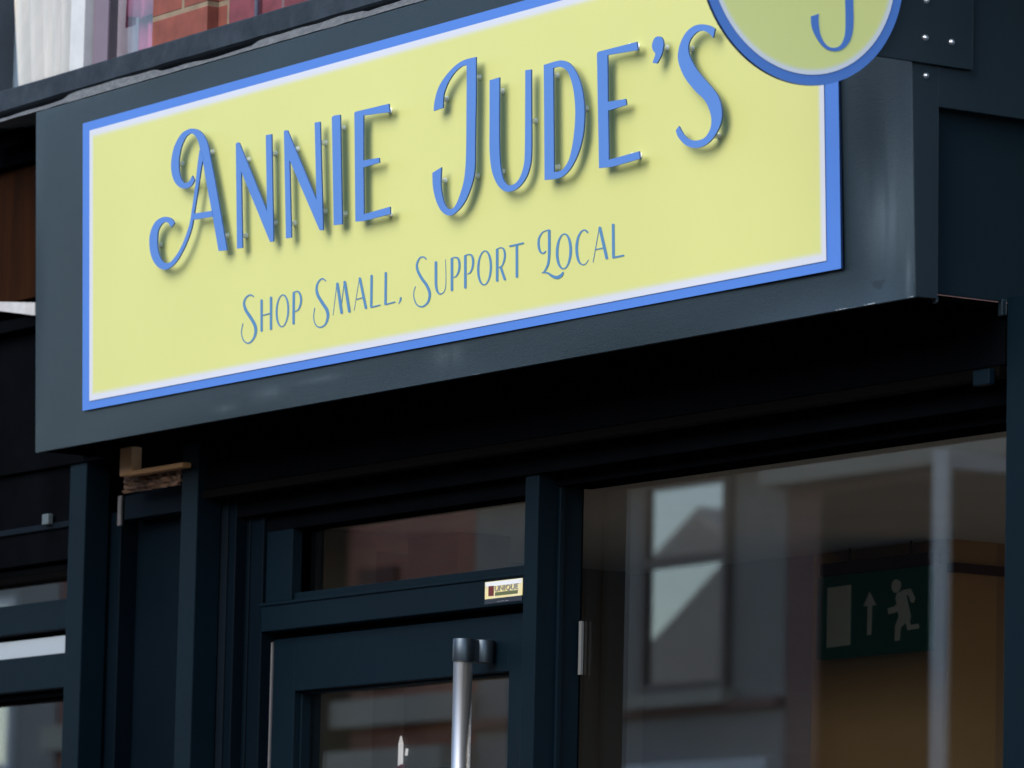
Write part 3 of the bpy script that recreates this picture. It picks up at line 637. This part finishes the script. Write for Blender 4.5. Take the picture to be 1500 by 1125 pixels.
EX([(350,578),(370,566),(393,562),(407,592),(402,606),(394,604),(386,580),(380,584),(388,620),(394,650),(390,665),(394,676),(418,672),(420,686),(384,692),(378,668),(362,684),(358,724),(344,726),(345,680),(356,650),(354,634),(324,642),(322,624),(342,618),(350,610),(346,592)], 'running_body')
boxes('hanging_rail', [(ex0+.005, ex1+.01, YE+.001, YE+.015, ez1+.001, ez1+.022)], M_trim, es)
for q in (ex0+.08, ex1-.06): boxes('hanging_clip', [(q, q+.004, YE+.004, YE+.008, ez1+.02, zc-.001)], M_trim, es)
# small ornament seen through the door glass
oy = .50; op = onY(587, 1100, oy)
orn = thing('candle_lamp', 'small glowing white candle lamp seen through the door glass', 'lamp', (float(op[0]), oy, float(op[2])-.03))
bm = bmesh.new(); X, Z = float(op[0]), float(op[2])
cyl(bm, (X, oy, Z-.03), (X, oy, Z+.012), .0042, 14, .0042); cyl(bm, (X, oy, Z+.012), (X, oy, Z+.024), .0040, 14, .0012)
m = mat('lit_lamp_glass', (.9, .9, .9), .3); m.node_tree.nodes['Principled BSDF'].inputs['Emission Color'].default_value = (1, .96, .97, 1); m.node_tree.nodes['Principled BSDF'].inputs['Emission Strength'].default_value = .35
link('lit_glass', bm, m, orn)
bm = bmesh.new(); cyl(bm, (X-.0085, oy, Z-.034), (X+.0085, oy, Z-.030), .009, 14); link('red_rim', bm, mat('red_rim', (.5, .03, .08), .4), orn)
bm = bmesh.new(); cyl(bm, (X+.017, oy, Z-.008), (X+.019, oy, Z+.003), .0024, 10); link('side_light', bm, m, orn)
bm = bmesh.new(); cyl(bm, (X+.017, oy, Z-.032), (X+.017, oy, Z-.008), .0010, 8); link('side_stem', bm, M_frame_dk, orn)
boxes('window_ledge', [(X-.15, X+.2, oy-.04, oy+.05, Z-.05, Z-.0345)], M_frame_dk, shop)

# ------------------------------------------------------------------ neighbouring shop on the left
nb = thing('neighbouring_shop', 'dark shopfront left of the sign box with a bare brown board above', 'shop', (-1.2, .3, 0))
o = guide(g1, g1b, nb)
YP = .232; xpl = PX(195, 1000, YP)
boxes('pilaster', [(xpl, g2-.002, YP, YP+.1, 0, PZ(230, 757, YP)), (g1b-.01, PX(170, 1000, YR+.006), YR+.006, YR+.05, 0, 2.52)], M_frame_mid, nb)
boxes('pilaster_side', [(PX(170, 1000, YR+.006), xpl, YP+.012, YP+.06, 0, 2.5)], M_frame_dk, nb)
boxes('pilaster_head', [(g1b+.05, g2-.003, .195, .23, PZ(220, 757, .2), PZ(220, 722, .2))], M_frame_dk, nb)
boxes('pilaster_edge', [(PX(172, 740, .19), PX(177, 740, .19), .19, .195, PZ(175, 770, .19), PZ(175, 726, .19))], mat('dull_chipped_edge', (.07, .065, .07), .8, var=.4, scale=60), nb)
# neighbour's windows and frames, left of its guide rail
YN = .20
def nz(y0, x=50, Y=YN): return PZ(x, y0, Y)
nx0 = -2.2
nf = boxes('window_frame', [(nx0, g1, YN, YN+.05, nz(926), nz(883)), (nx0, g1, YN, YN+.05, nz(1011), nz(961)), (nx0, g1, YN-.01, YN+.05, nz(834)+.001, 2.6)], M_frame, nb)
boxes('stall_riser', [(nx0, g1, YN+.02, YN+.05, .0, .5)], M_frame, nb)
boxes('frame_gap_shade', [(nx0, g1, YN+.03, YN+.05, nz(930)-.012, nz(926)-.0005), (nx0, g1, YN+.02, YN+.05, nz(1011)-.012, nz(1011)-.0005)], M_soffit_shade, nb)
boxes('shutter_housing', [(nx0, g1-.002, .155, .195, nz(834), 2.61)], M_soffit_shade, nb)
boxes('shutter_lath', [(nx0, g1-.001, .150, .156, nz(779, 50, .15), nz(770, 50, .15))], M_frame_dk, nb)
pp = onY(70, 760, .145)
boxes('shutter_stop', [(float(pp[0])-.012, float(pp[0])+.010, .140, .150, float(pp[2])-.010, float(pp[2])+.008)], mat('pale_grey_metal', (.06, .08, .09), .5), nb)
boxes('gap_reflection_strip', [(nx0, g1, YN+.012, YN+.03, nz(961)+.0005, nz(934))], mat('pale_reflection_strip', (.30, .34, .38), .4), nb)  # pale strip paints the bright reflection in the gap between frames
bm = bmesh.new(); bx(bm, nx0, g1+.01, YN+.052, YN+.056, .5, 2.6); link('window_pane', bm, M_glass, nb)
boxes('interior_wall', [(nx0-1, -.07, 1.3, 1.4, 0, 2.7), (nx0-1, -.07, .35, 1.299, 2.62, 2.7), (-.12, -.07, .3, 1.299, 0, 2.619)], mat('grey_room_paint', (.16, .155, .14), .9, var=.1), nb, 0)
# stripped sign area
yb_ = .12
zbb = PZ(30, 440, yb_)
boxes('brown_board', [(nx0, .02, yb_, yb_+.03, zbb, PZ(30, 245, yb_))], M_brown, nb)
boxes('sign_void_shade', [(nx0, -.004, yb_+.05, yb_+.1, zbb-.02, ZT+.04), (nx0, .0, .145, .155, 2.60, zbb-.02), (nx0, -.004, .10, .13, PZ(30, 245, yb_), ZT+.0)], M_soffit_shade, nb)  # black boards paint the dark of the unlit recess
bm = bmesh.new(); 
q = [onY(-60, 441, yb_-.01), onY(51, 443, yb_-.01), onY(51, 462, yb_-.01), onY(-60, 448, yb_-.01)]
q = [Vector(p) for p in q]; prism(bm, q, [p+Vector((0, .008, 0)) for p in q]); link('white_board_end', bm, M_grime_wht, nb)
boxes('board_mount', [(-1.6, -.01, yb_-.001, yb_+.12, zbb-.05, zbb-.03)], M_soffit_shade, nb)
boxes('brick_wall', [(-6, -1.21, .3, .7, 2.72, 5.6), (-6, nx0, .3, .7, 0, 2.71)], M_brick, nb, 0)
# timber and rubble left in the gap between the two shops
tb = thing('bare_timber_batten', 'short bare orange timber in the gap under the left end of sign box', 'timber', (0, .2, 2.55))
Yt = .125
boxes('upright', [(PX(175, 680, Yt), PX(192, 680, Yt), Yt, Yt+.02, PZ(183, 697, Yt), PZ(183, 655, Yt))], M_timber, tb, .002)
boxes('batten', [(PX(186, 690, Yt), PX(266, 690, Yt), Yt+.001, Yt+.018, PZ(230, 690, Yt), PZ(230, 682.5, Yt))], M_timber, tb, .002)
bm = bmesh.new(); xl, xr = PX(178, 700, Yt+.025), PX(262, 700, Yt+.025); za, zb2 = PZ(220, 717, Yt+.03), PZ(220, 689, Yt+.03)
gr = [[bm.verts.new((xl+(xr-xl)*i/24, Yt+.03+.012*noise.noise(Vector((i*.5, j*.7, 2))), za+(zb2-za)*j/10)) for j in range(11)] for i in range(25)]
for i in range(24):
    for j in range(10): bm.faces.new((gr[i][j], gr[i+1][j], gr[i+1][j+1], gr[i][j+1]))
rb = link('rubble_infill', bm, M_rubble); tag(rb, 'broken brown rubble and mortar filling the gap below the bare timber batten', 'rubble')
boxes('gap_back', [(-.3, g2, .236, .246, 2.3, 3.1)], M_frame_dk, nb)
boxes('gap_shade_board', [(g1b, .204, .13, .134, PZ(183, 654, .13), ZT-.01)], M_soffit_shade, nb)  # added black sheet that darkens the gap above the timber

# ------------------------------------------------------------------ curtains upstairs
def curtain(name, x0, x1, z0, z1, y, m, lab, waves=5, amp=.02, skew=0, scallop=0):
    bm = bmesh.new(); nu, nv = 60, 14; gr = []
    for i in range(nu+1):
        t = i/nu; row = []
        for j in range(nv+1):
            s = j/nv; zz = z0+(z1-z0)*s
            if scallop: zz = z0+scallop*abs(math.sin(t*math.pi*2.5))*(1-s)+(z1-z0)*s
            row.append(bm.verts.new((x0+(x1-x0)*t-skew*(s)*(1-t), y+amp*math.sin(t*waves*2*math.pi+.6*math.sin(s*4))+amp*.4*math.sin(t*waves*5.3), zz)))
        gr.append(row)
    for i in range(nu):
        for j in range(nv): bm.faces.new((gr[i][j], gr[i+1][j], gr[i+1][j+1], gr[i][j+1])).smooth = True
    o = link(name, bm, m); s = o.modifiers.new('solid', 'SOLIDIFY'); s.thickness = .002
    tag(o, lab, 'curtain'); return o
yc = yW+.06
curtain('cream_curtain', PX(38, 110, yc), PX(125, 90, yc), zs_top-.01, 4.4, yc, M_cream, 'cream curtain hanging in soft folds at the left of the upstairs window', 6, .016, .22)
curtain('voile_curtain', PX(140, 60, yc+.05), PX(275, 60, yc+.05), zs_top-.01, 4.4, yc+.05, mat('lilac_voile', (.42, .37, .42), .9, var=.12, scale=9), 'plain grey lilac blind cloth behind the pink drapes upstairs', 3, .006)
# layered pink drape, long tail and scalloped flounce
curtain('pink_curtain', PX(203, 90, yc+.02), PX(226, 90, yc+.02), zs_top-.01, 4.4, yc+.02, M_pink, 'narrow deep pink curtain tail hanging behind the scalloped pink flounce', 2, .008)
curtain('pink_flounce', PX(188, 20, yc), PX(262, 20, yc), PZ(225, 30, yc), 4.4, yc-.005, M_pink, 'scalloped pink curtain flounce at the right of the upstairs window', 4, .010, 0, .012)

# ------------------------------------------------------------------ houses across the street (mirrored in the glass)
def sash(parent, x0, x1, z0, zm, z1, Y, mframe, tilt=0, into=-1):
    """into=-1: wall faces +Y"""
    s = 1 if into < 0 else -1
    t = .05
    f = boxes('window', [(x0-t, x0, Y, Y+s*.05, z0-t, z1+t), (x1, x1+t, Y, Y+s*.05, z0-t, z1+t), (x0, x1, Y, Y+s*.05, z1, z1+t), (x0, x1, Y, Y+s*.05, z0-t, z0), (x0, x1, Y, Y+s*.045, zm-.03, zm+.03)], mframe, parent, 0)
    for k, (a, b) in enumerate(((z0, zm-.03), (zm+.03, z1))):
        bm = bmesh.new(); dx = tilt*(1 if k == 0 else 0)
        vs = [bm.verts.new(p) for p in ((x0, Y+s*.02, a), (x1, Y+s*(.02+dx), a), (x1, Y+s*(.02+dx), b), (x0, Y+s*.02, b))]
        bm.faces.new(vs); link('pane', bm, M_mirror, f)
    boxes('window_sill', [(x0-.12, x1+.12, Y, Y+s*.12, z0-.14, z0-.06)], M_tan_trim, parent, 0)
    return f
def house(name, label, x0, x1, mw, eaves=7.6, trims=(), parent_cat='house', Y=None, depth=8, ridge=1.6):
    Y = YO if Y is None else Y
    h = thing(name, label, parent_cat, ((x0+x1)/2, Y-depth/2, 0), 'houses across the street')
    boxes('wall', [(x0, x1, Y-depth, Y, 0, eaves)], mw, h, 0)
    bm = bmesh.new(); yy = Y-depth/2
    f = [(x0, Y+.25, eaves), (x1, Y+.25, eaves), (x1, yy, eaves+ridge), (x0, yy, eaves+ridge), (x0, Y-depth-.2, eaves), (x1, Y-depth-.2, eaves)]
    v = [bm.verts.new(p) for p in f]
    for ids in ((0, 1, 2, 3), (3, 2, 5, 4), (0, 3, 4), (1, 5, 2), (0, 4, 5, 1)): bm.faces.new([v[i] for i in ids])
    link('roof', bm, M_slate, h)
    for (za, zb, out, m) in trims: boxes('cornice', [(x0, x1-.001, Y, Y+out, za, zb)], m, h, 0)
    return h
M_clad = mat('black_stained_cladding', (.012, .011, .012), .9, spec=.05, var=.2)
def OX(x, y): return opp(x, y)[0]
def OZ(x, y): return opp(x, y)[2]
xs0 = OX(700, 800); xs1 = OX(1140, 850)
M_sash_br = mat('brown_sash_frame', (.19, .15, .13), .6, var=.1)
hA = house('brick_house', 'red brick house across the street, seen reflected in the door glass', xs0-5.2, xs0-.01, brick_mat('warm_red_brick', (.44, .16, .11), (.37, .13, .09), (.3, .24, .2)),
           trims=[(OZ(600, 1125)-.4, OZ(600, 1100), .25, M_tan_trim), (OZ(600, 1062), OZ(600, 1022), .15, M_tan_trim)])
hB = house('rendered_house', 'grey rendered house across the street, reflected with its sash window in the big pane', xs0, xs1, M_render,
           trims=[(OZ(1000, 715)+.09, OZ(1000, 715)+.25, .2, M_tan_trim), (OZ(1000, 1125)-.3, OZ(1000, 1118), .12, M_wht), (OZ(1000, 1045), OZ(1000, 1030), .06, M_opp_brick)])
wx0_, wx1_ = OX(945, 760), OX(1057, 760)
sash(hB, wx0_, wx1_, OZ(990, 1000), OZ(1000, 820), OZ(1000, 712), YO, M_sash_br, .012)
boxes('blocked_opening', [(OX(535, 850), OX(588, 850), YO, YO+.04, OZ(560, 868)-.6, OZ(560, 832))], mat('dark_brown_infill', (.10, .04, .035), .9), hA, 0)
boxes('dark_downpipe', [(OX(478, 800), OX(514, 800), YO, YO+.25, 2.0, 6.0)], M_clad, hA, 0)
sash(hA, OX(455, 800)-1.5, OX(475, 800), 3.9, 4.6, 5.4, YO, M_wht)
hC = house('bay_house', 'red brown brick house with a white framed bay window, reflected right of the sash window', xs1+.01, xs1+5.6, M_opp_brick,
           trims=[(OZ(1200, 722)+.05, OZ(1200, 722)+.3, .2, M_tan_trim)])
boxes('dark_cladding', [(OX(1196, 850), xs1+5.5, YO, YO+.03, 1.0, OZ(1200, 722)-.0)], M_clad, hC, 0)
# white framed bay: corner post near the street, rails running back to the wall
yb2 = YO+.9
pA = opp(1356, 700, .26, yb2); pB = opp(1384, 700, .26, yb2); zt2 = opp(1370, 657, .26, yb2)[2]
bay = boxes('bay_window', [(pA[0]-.01, pB[0]-.05, yb2-.03, yb2, 2.2, zt2-.001), (pA[0]-.02, pA[0]+.05, YO+.03, yb2-.031, zt2-.085, zt2-.002)], mat('bright_white_bay_paint', (.78, .76, .73), .5), hC, 0)
for i, (x0, x1, m, nm, lb) in enumerate([(xs0-12, xs0-5.25, M_render, 'rendered_house', 'grey rendered house across the street beyond the brick one'), (xs0-20, xs0-12.05, M_opp_brick, 'brick_house', 'brick house near the far left end of the row across the street'),
     (xs0-34, xs0-20.05, M_render, 'rendered_house', 'last rendered house at the far left end across the street'), (xs1+5.65, xs1+13, M_render, 'rendered_house', 'grey house opposite the shop, right of the bay house'),
     (xs1+13.05, xs1+22, M_opp_brick, 'brick_house', 'brick house across the street behind the camera'), (xs1+22.05, xs1+34, M_render, 'rendered_house', 'last rendered house at the right end across the street')]):
    far = x0 > xs1+5
    h = house(nm, lb, x0, x1, m, trims=[(3.1, 3.3, .15, M_tan_trim)], eaves=4.2 if far else 7.6, ridge=1.0 if far else 1.6)
    for k in range(3):
        xx = x0+(x1-x0)*(k+.5)/3; sash(h, xx-.5, xx+.5, 1.6, 2.2, 2.8, YO, M_wht)
        if not far: sash(h, xx-.5, xx+.5, 3.7, 4.25, 4.8, YO, M_wht); sash(h, xx-.5, xx+.5, 5.6, 6.2, 6.8, YO, M_wht)
# gabled house on this side, further down the street: its gable shows in the mirrored sash window
def back2(x, y): 
    p = onY(x, y, .6-2*YO+.52); return float(p[0]), float(p[2])
gx, gzp = back2(1022, 746); gl, gzl = back2(962, 812)
sl = (gzp-gzl)/(gx-gl)
gh = thing('gabled_house', 'gabled grey house further down this side of the street', 'house', (gx, 3, 0))
hw = 2.6; bm = bmesh.new()
fr = [(gx-hw, .6, 0), (gx+hw, .6, 0), (gx+hw, .6, gzp-hw*sl), (gx, .6, gzp), (gx-hw, .6, gzp-hw*sl)]
prism(bm, fr, [(p[0], 7, p[2]) for p in fr]); link('wall', bm, mat('gable_wall_render', (.22, .235, .24), .9), gh)
bm = bmesh.new(); M_gab = mat('pale_gable_render', (.30, .32, .33), .9)
v = [(gx-hw-.2, gzp-(hw+.2)*sl), (gx, gzp-.10), (gx+hw+.2, gzp-(hw+.2)*sl), (gx+hw+.2, gzp-(hw+.2)*sl+.05), (gx, gzp+.03), (gx-hw-.2, gzp-(hw+.2)*sl+.05)]
prism(bm, [(a, .59, b) for a, b in v], [(a, 7.1, b) for a, b in v]); link('roof', bm, M_gab, gh)
lr = thing('low_terrace', 'low brick terrace between the neighbouring shop and the gabled house', 'house', (-15, 4, 0))
boxes('wall', [(gx+hw+.3, -6.1, .6, 7, 0, 4.2)], M_opp_brick, lr, 0)
rr = thing('grey_building', 'grey building further right on this side of the street', 'house', (10, 4, 0))
boxes('wall', [(14, 24, 2.5, 8, 0, 4.0)], M_render, rr, 0)

# ------------------------------------------------------------------ camera
cam = bpy.data.cameras.new('camera'); co = bpy.data.objects.new('camera', cam); COL.objects.link(co); sc.camera = co
cam.sensor_width = 36; cam.lens = F/1500*36; cam.clip_start = .05; cam.clip_end = 500
R = Matrix(((B_[0][0], -B_[0][1], -B_[0][2]), (B_[1][0], -B_[1][1], -B_[1][2]), (B_[2][0], -B_[2][1], -B_[2][2])))
co.matrix_world = Matrix.Translation(Vector(C_))@R.to_4x4()
foc = onF(760, 250); cb = B_.T@(foc-C_)
cam.dof.use_dof = True; cam.dof.focus_distance = float(cb[2]); cam.dof.aperture_fstop = cam.lens/18.0; cam.dof.aperture_blades = 7

# ------------------------------------------------------------------ light
EL, AZ = math.radians(34), math.radians(-12)      # above the street, a little to the right
sd = Vector((-math.sin(AZ)*math.cos(EL), -math.cos(AZ)*math.cos(EL), math.sin(EL)))
w = bpy.data.worlds.new('World'); sc.world = w; w.use_nodes = True; nt = w.node_tree
sk = nt.nodes.new('ShaderNodeTexSky'); sk.sky_type = 'NISHITA'; sk.sun_disc = False; sk.sun_elevation = EL
sk.sun_rotation = math.atan2(sd.x, sd.y); sk.air_density = 1; sk.dust_density = .8; sk.ozone_density = 1
bg = nt.nodes['Background']; bg.inputs[1].default_value = .15; nt.links.new(sk.outputs[0], bg.inputs[0])
sun = bpy.data.lights.new('sun', 'SUN'); so = bpy.data.objects.new('sun', sun); COL.objects.link(so)
sun.energy = 1.35; sun.angle = math.radians(50); sun.color = (1, .945, .85)
so.rotation_euler = sd.to_track_quat('Z', 'Y').to_euler(); so.location = (0, -5, 8)
sc.view_settings.view_transform = 'Standard'; sc.view_settings.look = 'None'; sc.view_settings.exposure = 1.02; sc.view_settings.gamma = 1
sc.render.engine = 'CYCLES'; sc.cycles.use_denoising = True; sc.cycles.max_bounces = 10; sc.cycles.transparent_max_bounces = 12
sc.cycles.caustics_reflective = False; sc.cycles.caustics_refractive = False; sc.cycles.sample_clamp_indirect = 4
